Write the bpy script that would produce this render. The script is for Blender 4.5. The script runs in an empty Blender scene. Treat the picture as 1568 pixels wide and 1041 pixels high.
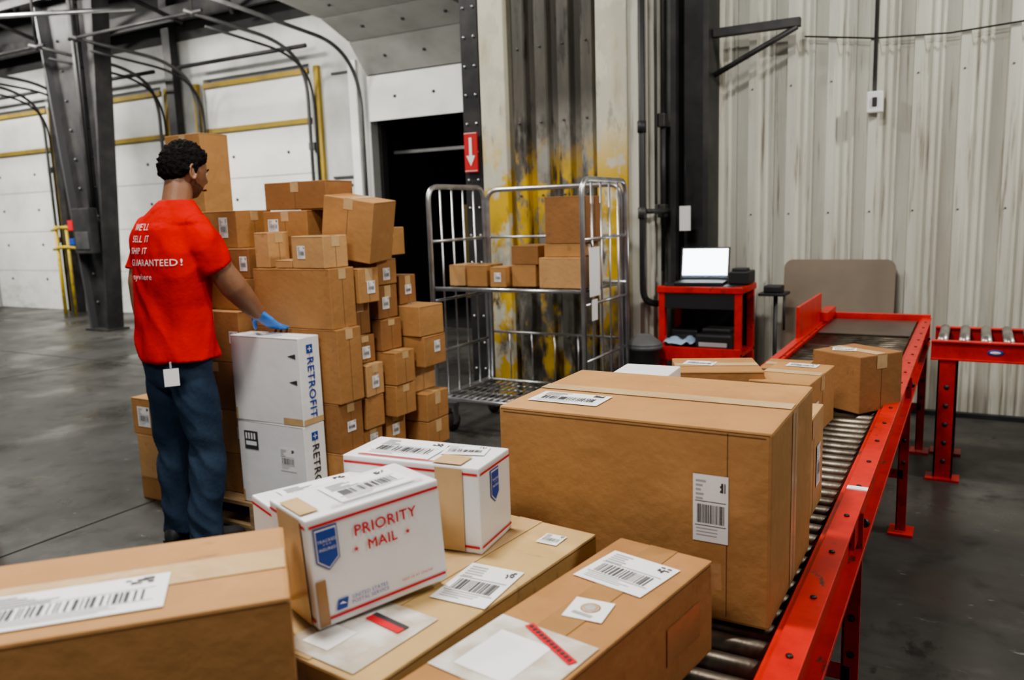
import bpy, bmesh, math, random
from mathutils import Vector, Matrix, noise
from mathutils.bvhtree import BVHTree
random.seed(11)
PI=math.pi
try: bpy.context.scene.view_settings.look='AgX - Medium High Contrast'
except Exception: pass
# ------------------------------------------------------------------ camera
f=1240.0; H=1.48; S=1568/36.0
roll=math.radians(1.9); pitch=math.atan((520.5-324)*math.cos(roll)/f); yaw=math.radians(29.8)
fwd=Vector((-math.sin(yaw)*math.cos(pitch),math.cos(yaw)*math.cos(pitch),-math.sin(pitch)))
right=Vector((math.cos(yaw),math.sin(yaw),0)); up=right.cross(fwd)
c,s=math.cos(roll),math.sin(roll)
R=right*c-up*s; U=right*s+up*c
cd=bpy.data.cameras.new('camera'); cam=bpy.data.objects.new('camera',cd)
bpy.context.collection.objects.link(cam)
m=Matrix((R,U,-fwd)).transposed().to_4x4(); m.translation=Vector((0,0,H)); cam.matrix_world=m
cd.lens=f/S; cd.sensor_width=36; cd.clip_start=.02
cd.dof.use_dof=True; cd.dof.focus_distance=2.0; cd.dof.aperture_fstop=4.0
bpy.context.scene.camera=cam

# ------------------------------------------------------------------ materials
def mat(name,col,rough=.6,metal=0.,col2=None,scale=5.,lo=.4,hi=.65,bump=0.,bscale=60.,stretch=(1,1,1),emit=0,spec=.5,detail=6):
    m=bpy.data.materials.new(name); m.use_nodes=True; nt=m.node_tree; N=nt.nodes; L=nt.links
    b=N['Principled BSDF']; b.inputs['Roughness'].default_value=rough; b.inputs['Metallic'].default_value=metal
    b.inputs['Base Color'].default_value=(*col,1); b.inputs['Specular IOR Level'].default_value=spec
    tc=N.new('ShaderNodeTexCoord'); mp=N.new('ShaderNodeMapping'); mp.inputs['Scale'].default_value=stretch
    L.new(tc.outputs['Object'],mp.inputs['Vector'])
    if col2 is not None:
        n=N.new('ShaderNodeTexNoise'); n.inputs['Scale'].default_value=scale; n.inputs['Detail'].default_value=detail
        L.new(mp.outputs[0],n.inputs['Vector'])
        r=N.new('ShaderNodeValToRGB'); r.color_ramp.elements[0].position=lo; r.color_ramp.elements[1].position=hi
        r.color_ramp.elements[0].color=(*col,1); r.color_ramp.elements[1].color=(*col2,1)
        L.new(n.outputs['Fac'],r.inputs[0]); L.new(r.outputs[0],b.inputs['Base Color'])
    if bump>0:
        n2=N.new('ShaderNodeTexNoise'); n2.inputs['Scale'].default_value=bscale; n2.inputs['Detail'].default_value=4
        L.new(mp.outputs[0],n2.inputs['Vector'])
        bp=N.new('ShaderNodeBump'); bp.inputs['Strength'].default_value=bump; bp.inputs['Distance'].default_value=.01
        L.new(n2.outputs['Fac'],bp.inputs['Height']); L.new(bp.outputs[0],b.inputs['Normal'])
    if emit:
        b.inputs['Emission Color'].default_value=(*col,1); b.inputs['Emission Strength'].default_value=emit
    return m
def layered(name,layers,rough=.7,metal=0,bump=.1,bscale=20,spec=.4,rvar=None):
    m=bpy.data.materials.new(name); m.use_nodes=True; nt=m.node_tree; N=nt.nodes; L=nt.links
    b=N['Principled BSDF']; b.inputs['Roughness'].default_value=rough; b.inputs['Metallic'].default_value=metal
    b.inputs['Specular IOR Level'].default_value=spec
    tc=N.new('ShaderNodeTexCoord'); sep=N.new('ShaderNodeSeparateXYZ'); L.new(tc.outputs['Object'],sep.inputs[0])
    rgb=N.new('ShaderNodeRGB'); rgb.outputs[0].default_value=(*layers[0],1); cur=rgb.outputs[0]
    for i,(col,sc,lo,hi,st,z0,z1) in enumerate(layers[1:]):
        mp=N.new('ShaderNodeMapping'); mp.inputs['Scale'].default_value=st; mp.inputs['Location'].default_value=(i*3.1,i*1.7,i*2.3)
        L.new(tc.outputs['Object'],mp.inputs[0])
        n=N.new('ShaderNodeTexNoise'); n.inputs['Scale'].default_value=sc; n.inputs['Detail'].default_value=8; n.inputs['Roughness'].default_value=.62
        L.new(mp.outputs[0],n.inputs['Vector'])
        mr=N.new('ShaderNodeMapRange'); mr.inputs[1].default_value=lo; mr.inputs[2].default_value=hi; L.new(n.outputs['Fac'],mr.inputs[0])
        fac=mr.outputs[0]
        if z0 is not None:
            mz=N.new('ShaderNodeMapRange'); mz.inputs[1].default_value=z0; mz.inputs[2].default_value=z1; L.new(sep.outputs[2],mz.inputs[0])
            mu=N.new('ShaderNodeMath'); mu.operation='MULTIPLY'; L.new(fac,mu.inputs[0]); L.new(mz.outputs[0],mu.inputs[1]); fac=mu.outputs[0]
        mx=N.new('ShaderNodeMixRGB'); mx.inputs[2].default_value=(*col,1); L.new(fac,mx.inputs[0]); L.new(cur,mx.inputs[1]); cur=mx.outputs[0]
    L.new(cur,b.inputs['Base Color'])
    n2=N.new('ShaderNodeTexNoise'); n2.inputs['Scale'].default_value=bscale; n2.inputs['Detail'].default_value=5; L.new(tc.outputs['Object'],n2.inputs['Vector'])
    bp=N.new('ShaderNodeBump'); bp.inputs['Strength'].default_value=bump; bp.inputs['Distance'].default_value=.01
    L.new(n2.outputs['Fac'],bp.inputs['Height']); L.new(bp.outputs[0],b.inputs['Normal'])
    if rvar:
        n3=N.new('ShaderNodeTexNoise'); n3.inputs['Scale'].default_value=rvar[0]; n3.inputs['Detail'].default_value=7; L.new(tc.outputs['Object'],n3.inputs['Vector'])
        mr=N.new('ShaderNodeMapRange'); mr.inputs[1].default_value=.35; mr.inputs[2].default_value=.65; mr.inputs[3].default_value=rvar[1]; mr.inputs[4].default_value=rvar[2]
        L.new(n3.outputs['Fac'],mr.inputs[0]); L.new(mr.outputs[0],b.inputs['Roughness'])
    return m
A1=(1,1,1)
def cbm(name,a,k=.85):
    d=tuple(x*k for x in a); dd=tuple(x*.62 for x in a); lt=tuple(min(1,x*1.18+.02) for x in a)
    return layered(name,[a,(d,7,.35,.7,A1,None,None),(lt,3.1,.55,.8,(1,1,3),None,None),(dd,16,.63,.75,(1,3,1),None,None)],.66,0,.22,34,.35)
CB=[cbm('cardboard_kraft',(.47,.250,.098)),cbm('cardboard_tan',(.42,.215,.082)),cbm('cardboard_pale',(.56,.33,.150)),cbm('cardboard_dark',(.33,.160,.062))]
CBL=cbm('cardboard_light',(.56,.38,.17),.9)
TAPE=mat('packing_tape',(.62,.43,.23),.25,0,(.52,.35,.18),14,.35,.7,.12,40)
TAPED=mat('packing_tape_brown',(.40,.225,.10),.22,0,(.34,.185,.08),14,.35,.7,.1,40)
SEAM=mat('box_seam',(.14,.07,.03),.9)
WHITE=mat('label_paper',(.84,.84,.84),.5)
INK=mat('label_ink',(.05,.05,.055),.6)
GREY=mat('label_grey',(.42,.42,.43),.6)
REDP=mat('print_red',(.62,.02,.03),.5)
BLUEP=mat('print_blue',(.02,.07,.36),.5)
WBOX=mat('white_carton',(.84,.84,.85),.38,0,(.76,.76,.77),6,.35,.7,.1,22)
POUCH=mat('clear_pouch',(.56,.49,.40),.12,0,(.74,.72,.68),18,.42,.62,.6,22,spec=.8)
REDM=layered('red_paint_metal',[(.60,.022,.014),((.42,.016,.012),9,.45,.7,A1,None,None),((.10,.03,.025),22,.62,.68,(1,.5,1),None,None)],.38,0,.05,30,.5)
STEELD=mat('dark_steel',(.035,.035,.038),.5,.3,(.065,.062,.06),5,.4,.7,.05,20)
ROLL=mat('roller_steel',(.17,.145,.115),.36,.85,(.06,.045,.035),6,.4,.7,.05,30,(3,1,3))
ROLLZ=mat('roller_zinc',(.42,.41,.39),.34,.8,(.25,.23,.21),8,.4,.7,.05,30)
CHROME=mat('zinc_tube',(.62,.63,.65),.3,.9,(.45,.45,.47),9,.4,.7)
BLACK=mat('black_plastic',(.018,.018,.02),.45)
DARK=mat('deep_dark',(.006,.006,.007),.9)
RUBBER=mat('rubber',(.03,.03,.03),.75)
WOOD=mat('pallet_wood',(.40,.27,.14),.8,0,(.26,.17,.09),8,.35,.7,.3,40,(1,8,8))
YEL=mat('yellow_wood_strip',(.40,.28,.045),.7,0,(.26,.19,.06),4,.4,.7)
YELP=mat('yellow_paint',(.60,.44,.03),.5,0,(.35,.25,.04),9,.45,.65)
GALV=mat('grey_track',(.15,.152,.15),.45,.5,(.09,.09,.09),4,.4,.7)
SHIRT=mat('red_cotton',(.64,.016,.012),.9,0,(.54,.011,.009),9,.35,.7,.3,35,spec=.1)
DENIM=mat('denim',(.020,.036,.068),.85,0,(.055,.085,.135),4,.42,.72,.35,60,(1,1,.6),spec=.2)
SKIN=mat('skin',(.33,.168,.10),.48,0,(.28,.14,.08),12,.35,.7,.08,120)
HAIR=mat('black_hair',(.006,.005,.005),.8,0,(.014,.011,.010),60,.45,.6,1.0,170,spec=.2)
BEARD=mat('beard_stubble',(.11,.056,.036),.7,0,(.20,.10,.062),90,.4,.62,.3,200,spec=.2)
GLOVE=mat('nitrile_glove',(.05,.24,.72),.4,0,(.04,.19,.60),18,.35,.7,.3,50)
SHOE=mat('black_shoe',(.02,.02,.022),.6)
WALLW=layered('corrugated_wall_paint',[(.66,.66,.585),((.48,.47,.40),1.1,.42,.72,(3,1,.35),None,None),((.36,.33,.26),3.,.46,.7,(7,1,.5),1.3,.0),((.30,.27,.22),4.,.57,.7,(11,1,.4),None,None)],.45,0,.06,14)
DOCKW=layered('dock_door_panel',[(.80,.81,.78),((.62,.63,.60),1.3,.45,.75,A1,None,None),((.38,.37,.33),2.2,.5,.75,(1,1,2),.9,.0)],.42,0,.9,3.5)
DOCKG=layered('dock_wall_panel',[(.56,.57,.55),((.38,.39,.37),1.3,.4,.7,(1,1,.5),None,None)],.6,0,.6,4)
COLC=layered('column_cream',[(.66,.64,.52),((.48,.44,.32),2.5,.5,.7,(2,2,.5),None,None),((.64,.42,.04),3.0,.38,.46,(1.5,1.5,.7),2.15,1.7),((.58,.56,.46),5,.5,.56,(1.2,1.2,.8),None,None),((.13,.11,.09),2.4,.47,.58,(1.5,1.5,.8),1.7,.6),((.09,.08,.07),7,.6,.68,(1.5,1.5,.5),3.0,1.0)],.5)
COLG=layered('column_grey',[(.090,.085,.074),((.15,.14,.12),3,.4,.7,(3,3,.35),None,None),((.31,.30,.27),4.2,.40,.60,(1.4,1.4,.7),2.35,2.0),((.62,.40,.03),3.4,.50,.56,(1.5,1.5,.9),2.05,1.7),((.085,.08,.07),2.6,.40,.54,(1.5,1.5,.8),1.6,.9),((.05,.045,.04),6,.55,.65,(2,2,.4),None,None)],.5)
FLOOR=layered('concrete_floor',[(.072,.070,.064),((.030,.030,.029),.5,.4,.64,A1,None,None),((.125,.12,.11),1.7,.56,.78,A1,None,None),((.022,.021,.020),5,.53,.70,A1,None,None),((.17,.165,.155),13,.65,.73,(1,2,1),None,None),((.015,.015,.015),3.2,.63,.69,(2,1,1),None,None)],.36,0,.18,8,.5,rvar=(1.3,.24,.60))
CEIL=mat('ceiling_dark',(.035,.035,.035),.8,0,(.07,.07,.068),1.2,.4,.7)
BOARD=mat('hardboard',(.235,.185,.135),.5,0,(.165,.13,.095),2.5,.35,.7)
SCREEN=mat('laptop_screen',(.85,.95,1.0),.3,emit=5)
SIGNR=mat('sign_red',(.55,.03,.03),.5)

# ------------------------------------------------------------------ builder
def frames(pts):
    T=[]
    n=len(pts)
    for i in range(n):
        a=pts[max(i-1,0)]; b=pts[min(i+1,n-1)]; T.append((b-a).normalized())
    ref=Vector((0,0,1)) if abs(T[0].z)<.9 else Vector((1,0,0))
    nrm=(ref-T[0]*ref.dot(T[0])).normalized(); out=[]
    for t in T:
        nrm=(nrm-t*nrm.dot(t)).normalized(); out.append((t,nrm,t.cross(nrm)))
    return out
def rnd(pts,r=.05,k=5):
    pts=[Vector(p) for p in pts]; o=[pts[0]]
    for i in range(1,len(pts)-1):
        a,b,c_=pts[i-1],pts[i],pts[i+1]
        ra=min(r,(a-b).length*.49); rc=min(r,(c_-b).length*.49)
        p=b+(a-b).normalized()*ra; q=b+(c_-b).normalized()*rc
        for j in range(k+1):
            t=j/k; o.append(p*(1-t)**2+b*2*t*(1-t)+q*t*t)
    o.append(pts[-1]); return o
class B:
    def __init__(s): s.v=[];s.f=[];s.m=[];s.sm=[];s.mats=[]
    def mi(s,m):
        if m not in s.mats: s.mats.append(m)
        return s.mats.index(m)
    def add(s,vs,fs,m,M=None,smooth=False):
        o=len(s.v); k=s.mi(m)
        for v in vs:
            v=Vector(v); s.v.append(M@v if M else v)
        for q in fs: s.f.append([i+o for i in q]); s.m.append(k); s.sm.append(smooth)
        return s
    def box(s,x0,x1,y0,y1,z0,z1,m,bev=0,M=None):
        if bev<=0:
            vs=[(x,y,z) for x in(x0,x1) for y in(y0,y1) for z in(z0,z1)]
            return s.add(vs,[(0,1,3,2),(4,6,7,5),(0,4,5,1),(2,3,7,6),(0,2,6,4),(1,5,7,3)],m,M)
        bm=bmesh.new(); bmesh.ops.create_cube(bm,size=1)
        for v in bm.verts: v.co=Vector(((x0+x1)/2+v.co.x*(x1-x0),(y0+y1)/2+v.co.y*(y1-y0),(z0+z1)/2+v.co.z*(z1-z0)))
        bmesh.ops.bevel(bm,geom=bm.edges[:],offset=bev,segments=2,profile=.6,affect='EDGES')
        bm.verts.index_update()
        s.add([v.co.copy() for v in bm.verts],[[v.index for v in q.verts] for q in bm.faces],m,M); bm.free(); return s
    def rings(s,rs,m,cap=True,M=None,smooth=True):
        n=len(rs[0]); vs=[p for r in rs for p in r]; fs=[]
        for i in range(len(rs)-1):
            for j in range(n):
                a=i*n+j;b=i*n+(j+1)%n; fs.append((a,b,b+n,a+n))
        if cap: fs.append(list(range(n))[::-1]); fs.append([(len(rs)-1)*n+j for j in range(n)])
        return s.add(vs,fs,m,M,smooth)
    def tube(s,pts,r,m,seg=8,M=None,cap=True):
        pts=[Vector(p) for p in pts]; rr=r if isinstance(r,(list,tuple)) else [r]*len(pts)
        rs=[]
        for p,(t,a,b),q in zip(pts,frames(pts),rr):
            rs.append([p+(a*math.cos(2*PI*j/seg)+b*math.sin(2*PI*j/seg))*q for j in range(seg)])
        return s.rings(rs,m,cap,M)
    def ell(s,c,rx,ry,rz,m,seg=16,n=10,M=None):
        rs=[]
        for i in range(n+1):
            t=-PI/2+PI*(i+.02*(i==0)-.02*(i==n))/n
            rs.append([(c[0]+rx*math.cos(t)*math.cos(2*PI*j/seg),c[1]+ry*math.cos(t)*math.sin(2*PI*j/seg),c[2]+rz*math.sin(t)) for j in range(seg)])
        return s.rings(rs,m,True,M)
    def text(s,txt,size,m,M,align='CENTER',bold=0):
        cu=bpy.data.curves.new('t','FONT'); cu.body=txt; cu.size=size; cu.align_x=align; cu.align_y='CENTER'; cu.resolution_u=3
        cu.space_character=1.08
        ob=bpy.data.objects.new('t',cu); bpy.context.collection.objects.link(ob)
        dg=bpy.context.evaluated_depsgraph_get(); dg.update(); me=bpy.data.meshes.new_from_object(ob.evaluated_get(dg))
        vv=[v.co.copy() for v in me.vertices]; ff=[list(p.vertices) for p in me.polygons]
        for dx,dy in ([(0,0)] if not bold else [(-bold,0),(bold,0),(0,bold),(0,-bold)]):
            s.add([v+Vector((dx,dy,(dx+2*dy)*.1)) for v in vv],ff,m,M)
        bpy.data.objects.remove(ob); bpy.data.curves.remove(cu); bpy.data.meshes.remove(me); return s
    def obj(s,name,loc=(0,0,0),rot=0,parent=None,eul=None):
        me=bpy.data.meshes.new(name); me.from_pydata([tuple(v) for v in s.v],[],s.f)
        for m in s.mats: me.materials.append(m)
        me.polygons.foreach_set('material_index',s.m); me.polygons.foreach_set('use_smooth',s.sm); me.update()
        bm=bmesh.new(); bm.from_mesh(me); bmesh.ops.recalc_face_normals(bm,faces=bm.faces[:]); bm.to_mesh(me); bm.free()
        ob=bpy.data.objects.new(name,me); bpy.context.collection.objects.link(ob); ob.location=loc
        ob.rotation_euler=eul if eul else (0,0,rot)
        if parent: ob.parent=parent
        return ob
def face_M(sx,sy,sz,face):
    if face=='top': return Matrix.Translation((0,0,sz))
    if face=='front': return Matrix.Translation((0,-sy/2,sz/2))@Matrix(((1,0,0,0),(0,0,-1,0),(0,1,0,0),(0,0,0,1)))
    if face=='right': return Matrix.Translation((sx/2,0,sz/2))@Matrix(((0,0,1,0),(1,0,0,0),(0,1,0,0),(0,0,0,1)))
    if face=='left': return Matrix.Translation((-sx/2,0,sz/2))@Matrix(((0,0,-1,0),(-1,0,0,0),(0,1,0,0),(0,0,0,1)))
def rect(b,M,u0,v0,u1,v1,m,off=.0015):
    b.add([(u0,v0,off),(u1,v0,off),(u1,v1,off),(u0,v1,off)],[(0,1,2,3)],m,M)
def label(b,M,u,v,w,h,ang=0,kind='ship',seed=0):
    L=M@Matrix.Translation((u,v,0))@Matrix.Rotation(math.radians(ang),4,'Z'); rs=random.Random(seed+int(w*1000)+int(h*777))
    rect(b,L,-w/2,-h/2,w/2,h/2,WHITE,.0022)
    if kind=='plain': return
    y=h*.42
    for i in range(5):
        l=rs.uniform(.3,.8)*w*.8; rect(b,L,-w*.42,y-h*.03,-w*.42+l*.6,y,GREY,.003); y-=h*.065
    x=-w*.38
    while x<w*.38:
        bw=rs.choice([.008,.014,.022])*w; rect(b,L,x,-h*.22,x+bw,h*.06,INK,.003); x+=bw+rs.choice([.010,.016,.024])*w
    rect(b,L,-w*.44,-h*.26,w*.44,-h*.25,INK,.003); rect(b,L,-w*.44,h*.1,w*.44,h*.11,INK,.003)
    for i in range(3): rect(b,L,-w*.4,-h*(.31+.05*i),w*rs.uniform(-.1,.3),-h*(.295+.05*i),GREY,.003)
    for i in range(5):
        for j in range(5):
            if rs.random()<.55: rect(b,L,w*(.27+.03*i),h*(.26+.035*j),w*(.30+.03*i),h*(.295+.035*j),INK,.003)
def carton(name,cx,cy,z0,sx,sy,sz,rot=0,m=None,tape='x',tm=None,labels=(),seam=True,tw=.05,eul=None,bev=.004,down=.05,extra=None):
    b=B(); m=m or random.choice(CB); tm=tm or TAPE
    b.box(-sx/2,sx/2,-sy/2,sy/2,0,sz,m,bev)
    T=face_M(sx,sy,sz,'top'); e=.0012
    if tape=='x':
        if seam: rect(b,T,-sx/2+.003,-.0015,sx/2-.003,.0015,SEAM,.0006)
        rect(b,T,-sx/2+.003,-tw/2,sx/2-.003,tw/2,tm,e)
        for fc in('right','left'): rect(b,face_M(sx,sy,sz,fc),-tw/2,sz/2-down,tw/2,sz/2-.003,tm,e)
        rect(b,face_M(sx,sy,sz,'front'),-sx/2+.004,sz/2-.006,sx/2-.004,sz/2-.0045,SEAM,.0006)
        rect(b,face_M(sx,sy,sz,'right'),-.0012,-sz/2+.004,.0012,sz/2-down,SEAM,.0006)
    elif tape=='y':
        if seam: rect(b,T,-.0015,-sy/2+.003,.0015,sy/2-.003,SEAM,.0006)
        rect(b,T,-tw/2,-sy/2+.003,tw/2,sy/2-.003,tm,e)
        rect(b,face_M(sx,sy,sz,'front'),-tw/2,sz/2-down,tw/2,sz/2-.003,tm,e)
        rect(b,face_M(sx,sy,sz,'right'),-sy/2+.004,sz/2-.006,sy/2-.004,sz/2-.0045,SEAM,.0006)
        rect(b,face_M(sx,sy,sz,'front'),-.0012,-sz/2+.004,.0012,sz/2-down,SEAM,.0006)
    for i,l in enumerate(labels):
        label(b,face_M(sx,sy,sz,l[0]),*l[1:5],*(l[5:]),seed=i)
    if extra: extra(b,sx,sy,sz)
    return b.obj(name,(cx,cy,z0),rot,eul=eul)
def cb(x0,x1,y0,y1,z0,z1,jit=0,**k):
    g=.003; return carton('cardboard_box',(x0+x1)/2,(y0+y1)/2,z0+.001,x1-x0-2*g,y1-y0-2*g,z1-z0-.001,rot=math.radians(jit),**k)

# ------------------------------------------------------------------ room shell
def slab(name,x0,x1,y0,y1,z0,z1,m): return B().box(x0,x1,y0,y1,z0,z1,m).obj(name)
b=B(); b.box(-22,5,-3,12,-.1,0,FLOOR); JN=mat('floor_joint',(.012,.012,.012),.9)
for x in(-3.8,-8.4,-13.0): b.box(x,x+.014,-3,8.6,-.01,.0012,JN)
b.box(-22,-3.6,5.4,5.412,-.01,.0012,JN); b.box(-22,4.9,.6,.612,-.01,.0012,JN)
b.obj('floor')
slab('ceiling',-22,5,-3,12,5.6,5.7,CEIL)
def corr(name,p0,p1,z0,z1,nrm,pitch_,d,m,minor=True):
    b=B(); p0=Vector(p0);p1=Vector(p1); L=(p1-p0).length; t=(p1-p0)/L; n=Vector(nrm); prof=[]
    x=0
    base=[(0,0),(.24,0),(.28,1),(.48,1),(.52,0)]+([(.66,0),(.68,.2),(.73,.2),(.75,0),(.86,0),(.88,.2),(.93,.2),(.95,0)] if minor else [])
    while x<L:
        for a,h in base:
            if x+a*pitch_<L: prof.append((x+a*pitch_,h*d))
        x+=pitch_
    prof.append((L,0)); vs=[];fs=[]
    for a,h in prof:
        q=p0+t*a+n*h; vs+= [(q.x,q.y,z0),(q.x,q.y,z1)]
    for i in range(len(prof)-1): fs.append((2*i,2*i+2,2*i+3,2*i+1))
    b.add(vs,fs,m)
    q0=p0-n*.08;q1=p1-n*.08
    b.add([(p0.x,p0.y,z0),(p1.x,p1.y,z0),(q1.x,q1.y,z0),(q0.x,q0.y,z0),(p0.x,p0.y,z1),(p1.x,p1.y,z1),(q1.x,q1.y,z1),(q0.x,q0.y,z1)],[(0,1,2,3),(4,7,6,5),(2,6,7,3),(0,3,7,4),(1,5,6,2)],m)
    if pitch_>.2:
        x=.38*pitch_
        while x<L:
            z=.5
            while z<z1: q=p0+t*x+n*(d+.002); b.ell((q.x,q.y,z),.007,.005,.007,GALV,6,4); z+=.9
            x+=pitch_
    return b.obj(name)
corr('wall_far',(-2.1,6.24,0),(4.9,6.24,0),0,5.6,(0,-1,0),.27,.055,WALLW)
corr('wall_return',(-2.1,5.72,0),(-2.1,6.24,0),0,5.6,(1,0,0),.17,.03,WALLW)
slab('wall_right',4.9,5,-3,6.3,0,5.6,DOCKG)
slab('wall_loading_bay',-3.5,-3.4,5.95,8.6,0,5.6,DOCKG)
slab('baseboard_far',-1.7,4.9,6.13,6.18,0,.03,STEELD)
b=B()
doors=[(-16.2,-14.0),(-13.1,-11.0),(-10.05,-7.95)]
xs=-22
for a,c_ in doors+[(-6.95,-4.85)]:
    b.box(xs,a,8.6,8.75,0,3.55,DOCKG); xs=c_
b.box(xs,-3.4,8.6,8.75,0,3.55,DOCKG); b.box(-22,-3.4,8.6,8.75,3.55,4.15,DOCKG); b.box(-22,-3.4,8.62,8.75,4.15,5.6,CEIL)
b.box(-6.95,-4.85,8.6,8.75,3.3,3.55,DOCKG)
b.obj('wall_dock')
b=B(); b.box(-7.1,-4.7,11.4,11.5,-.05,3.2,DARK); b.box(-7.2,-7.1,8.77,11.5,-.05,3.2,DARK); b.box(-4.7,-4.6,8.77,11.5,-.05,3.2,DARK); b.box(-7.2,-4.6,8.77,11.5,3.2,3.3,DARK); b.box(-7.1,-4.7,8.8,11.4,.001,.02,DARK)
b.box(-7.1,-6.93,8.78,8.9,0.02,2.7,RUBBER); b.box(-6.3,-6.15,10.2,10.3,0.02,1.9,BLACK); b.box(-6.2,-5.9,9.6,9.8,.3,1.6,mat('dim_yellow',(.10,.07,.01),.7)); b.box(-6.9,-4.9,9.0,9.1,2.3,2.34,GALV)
b.obj('trailer_interior')
for i,(a,c_) in enumerate(doors):
    b=B()
    for k in range(5): hh=3.5/5; b.box(a+.012,c_-.012,8.62,8.68,k*hh+.004,(k+1)*hh-.004,DOCKW,.006)
    for zz in (2.77,3.42): b.box(a+.01,c_-.01,8.575,8.618,zz,zz+.07,YEL,.004)
    for k in range(4):
        for j in range(2): b.ell((a+.5+1.1*j,8.615,.55+.62*k),.022,.02,.022,BLACK,8,6)
    b.obj('door_%d'%(i+1))
    b=B()
    b.box(a-.17,a-.08,8.54,8.598,0,3.5,YEL,.004); b.box(c_+.12,c_+.2,8.54,8.598,0,3.5,YEL,.004)
    for x in (a-.04,c_+.04):
        b.tube(rnd([(x,8.5,0),(x,8.5,3.45),(x,8.05,3.75),(x,6.6,3.85)],.4,8),.025,GALV)
        b.tube(rnd([(x+.09,8.52,0),(x+.09,8.52,3.3),(x+.09,8.1,3.6),(x+.09,6.8,3.7)],.4,8),.018,STEELD)
        b.box(x-.05,x+.05,8.5,8.598,1.2,1.3,GALV); b.box(x-.05,x+.05,8.5,8.598,2.4,2.5,GALV)
        b.tube([(x,6.7,3.8),(x,6.7,5.6)],.02,STEELD)
    b.tube([(a-.2,8.35,3.72),(c_+.2,8.35,3.72)],.03,STEELD); b.tube([(a-.2,6.7,3.85),(c_+.2,6.7,3.85)],.022,STEELD)
    b.obj('door_track')
b=B(); pr=[(8.56,2.69),(8.56,3.27),(8.24,3.64),(7.75,3.83),(7.1,3.9),(6.45,3.93),(5.8,3.95)]
OHD=mat('overhead_door_skin',(.36,.36,.34),.5,0,(.28,.28,.26),3,.4,.7,.05,8)
for i in range(len(pr)-1):
    (y0,z0),(y1,z1)=pr[i],pr[i+1]; dy,dz=(y1-y0),(z1-z0); l=math.hypot(dy,dz); ny,nz=dz/l*.03,-dy/l*.05; k=.008/l
    ya,za,yb,zb=y0+dy*k,z0+dz*k,y1-dy*k,z1-dz*k
    vs=[(x,yy,zz) for x in(-6.93,-4.87) for yy,zz in((ya,za),(yb,zb),(yb+ny,zb+nz),(ya+ny,za+nz))]
    b.add(vs,[(0,1,2,3),(4,7,6,5),(0,4,5,1),(1,5,6,2),(2,6,7,3),(3,7,4,0)],DOCKW if i==0 else OHD)
    for xx in(-6.5,-5.9,-5.3): b.ell((xx,(ya+yb)/2,(za+zb)/2),.025,.02,.02,BLACK,8,6)
b.obj('door_4')
b=B()
for x in(-7.0,-4.8):
    b.tube(rnd([(x,8.5,0),(x,8.5,3.2),(x,8.1,3.62),(x,5.6,3.82)],.4,8),.025,GALV); b.tube([(x,6.2,3.8),(x,6.2,5.6)],.02,STEELD)
b.box(-7.25,-7.12,8.56,8.598,0,3.5,DOCKW,.004)
b.obj('door_track')
B().box(-7.62,-7.2,8.575,8.598,2.0,2.03,INK).box(-7.6,-7.3,8.575,8.598,1.9,1.92,INK).box(-7.55,-7.2,8.575,8.598,3.35,3.38,INK).obj('wall_sign')
b=B()
for zz,yy in((4.35,8.3),(4.9,7.6),(5.3,6.4),(5.3,4.5),(5.3,2.5)): b.box(-22,-3.6,yy,yy+.08,zz,zz+.22,STEELD)
for x in(-14.6,-11.7,-8.6,-6.0): b.box(x,x+.15,2,8.5,5.1,5.45,STEELD)
for x in(-20,-17,-13.6,-10.6): b.box(x-.05,x+.12,8.42,8.55,0,5.6,STEELD)
b.tube([(-11.4,5.2,3.95),(-9.3,7.0,4.15)],.03,CHROME)
for x0 in(-15,-12,-9): b.tube([(x0,8.3,4.3),(x0+1.4,6.5,5.3)],.03,STEELD); b.tube([(x0+2,8.3,4.3),(x0+.6,6.5,5.3)],.03,STEELD)
for yy,zz in((6.0,4.3),(6.9,4.5)): b.box(-16,-7.2,yy,yy+.05,zz,zz+.1,STEELD)
b.obj('roof_beams')
def slant(b,x0b,x0t,w,y0,y1,zt,m):
    b.add([(x0b,y0,0),(x0b+w,y0,0),(x0b+w,y1,0),(x0b,y1,0),(x0t,y0,zt),(x0t+w,y0,zt),(x0t+w,y1,zt),(x0t,y1,zt)],[(0,3,2,1),(4,5,6,7),(0,1,5,4),(1,2,6,5),(2,3,7,6),(3,0,4,7)],m)
b=B(); zt=5.5; SM=mat('column_steel_light',(.085,.085,.09),.45,.3)
slant(b,-10.95,-11.55,.04,7.0,7.25,zt,SM); slant(b,-10.60,-10.08,.04,7.0,7.25,zt,STEELD)
b.add([(-10.92,7.10,0),(-10.58,7.10,0),(-10.06,7.10,zt),(-11.52,7.10,zt),(-10.92,7.13,0),(-10.58,7.13,0),(-10.06,7.13,zt),(-11.52,7.13,zt)],[(0,1,2,3),(4,7,6,5),(0,4,5,1),(2,6,7,3),(1,5,6,2),(0,3,7,4)],STEELD)
for k in range(12): b.ell((-10.62,7.09,.4+k*.4),.02,.02,.02,BLACK,8,6); b.ell((-10.85-.03*k,7.09,.4+k*.4),.02,.02,.02,GALV,8,6)
b.box(-11.0,-10.5,6.95,7.3,0,.03,STEELD)
b.tube([(-10.7,7.05,1.7),(-10.7,7.05,5.3)],.03,GALV); b.tube([(-10.62,7.05,1.7),(-10.6,7.05,5.3)],.02,BLACK)
b.obj('tapered_steel_column')
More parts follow.
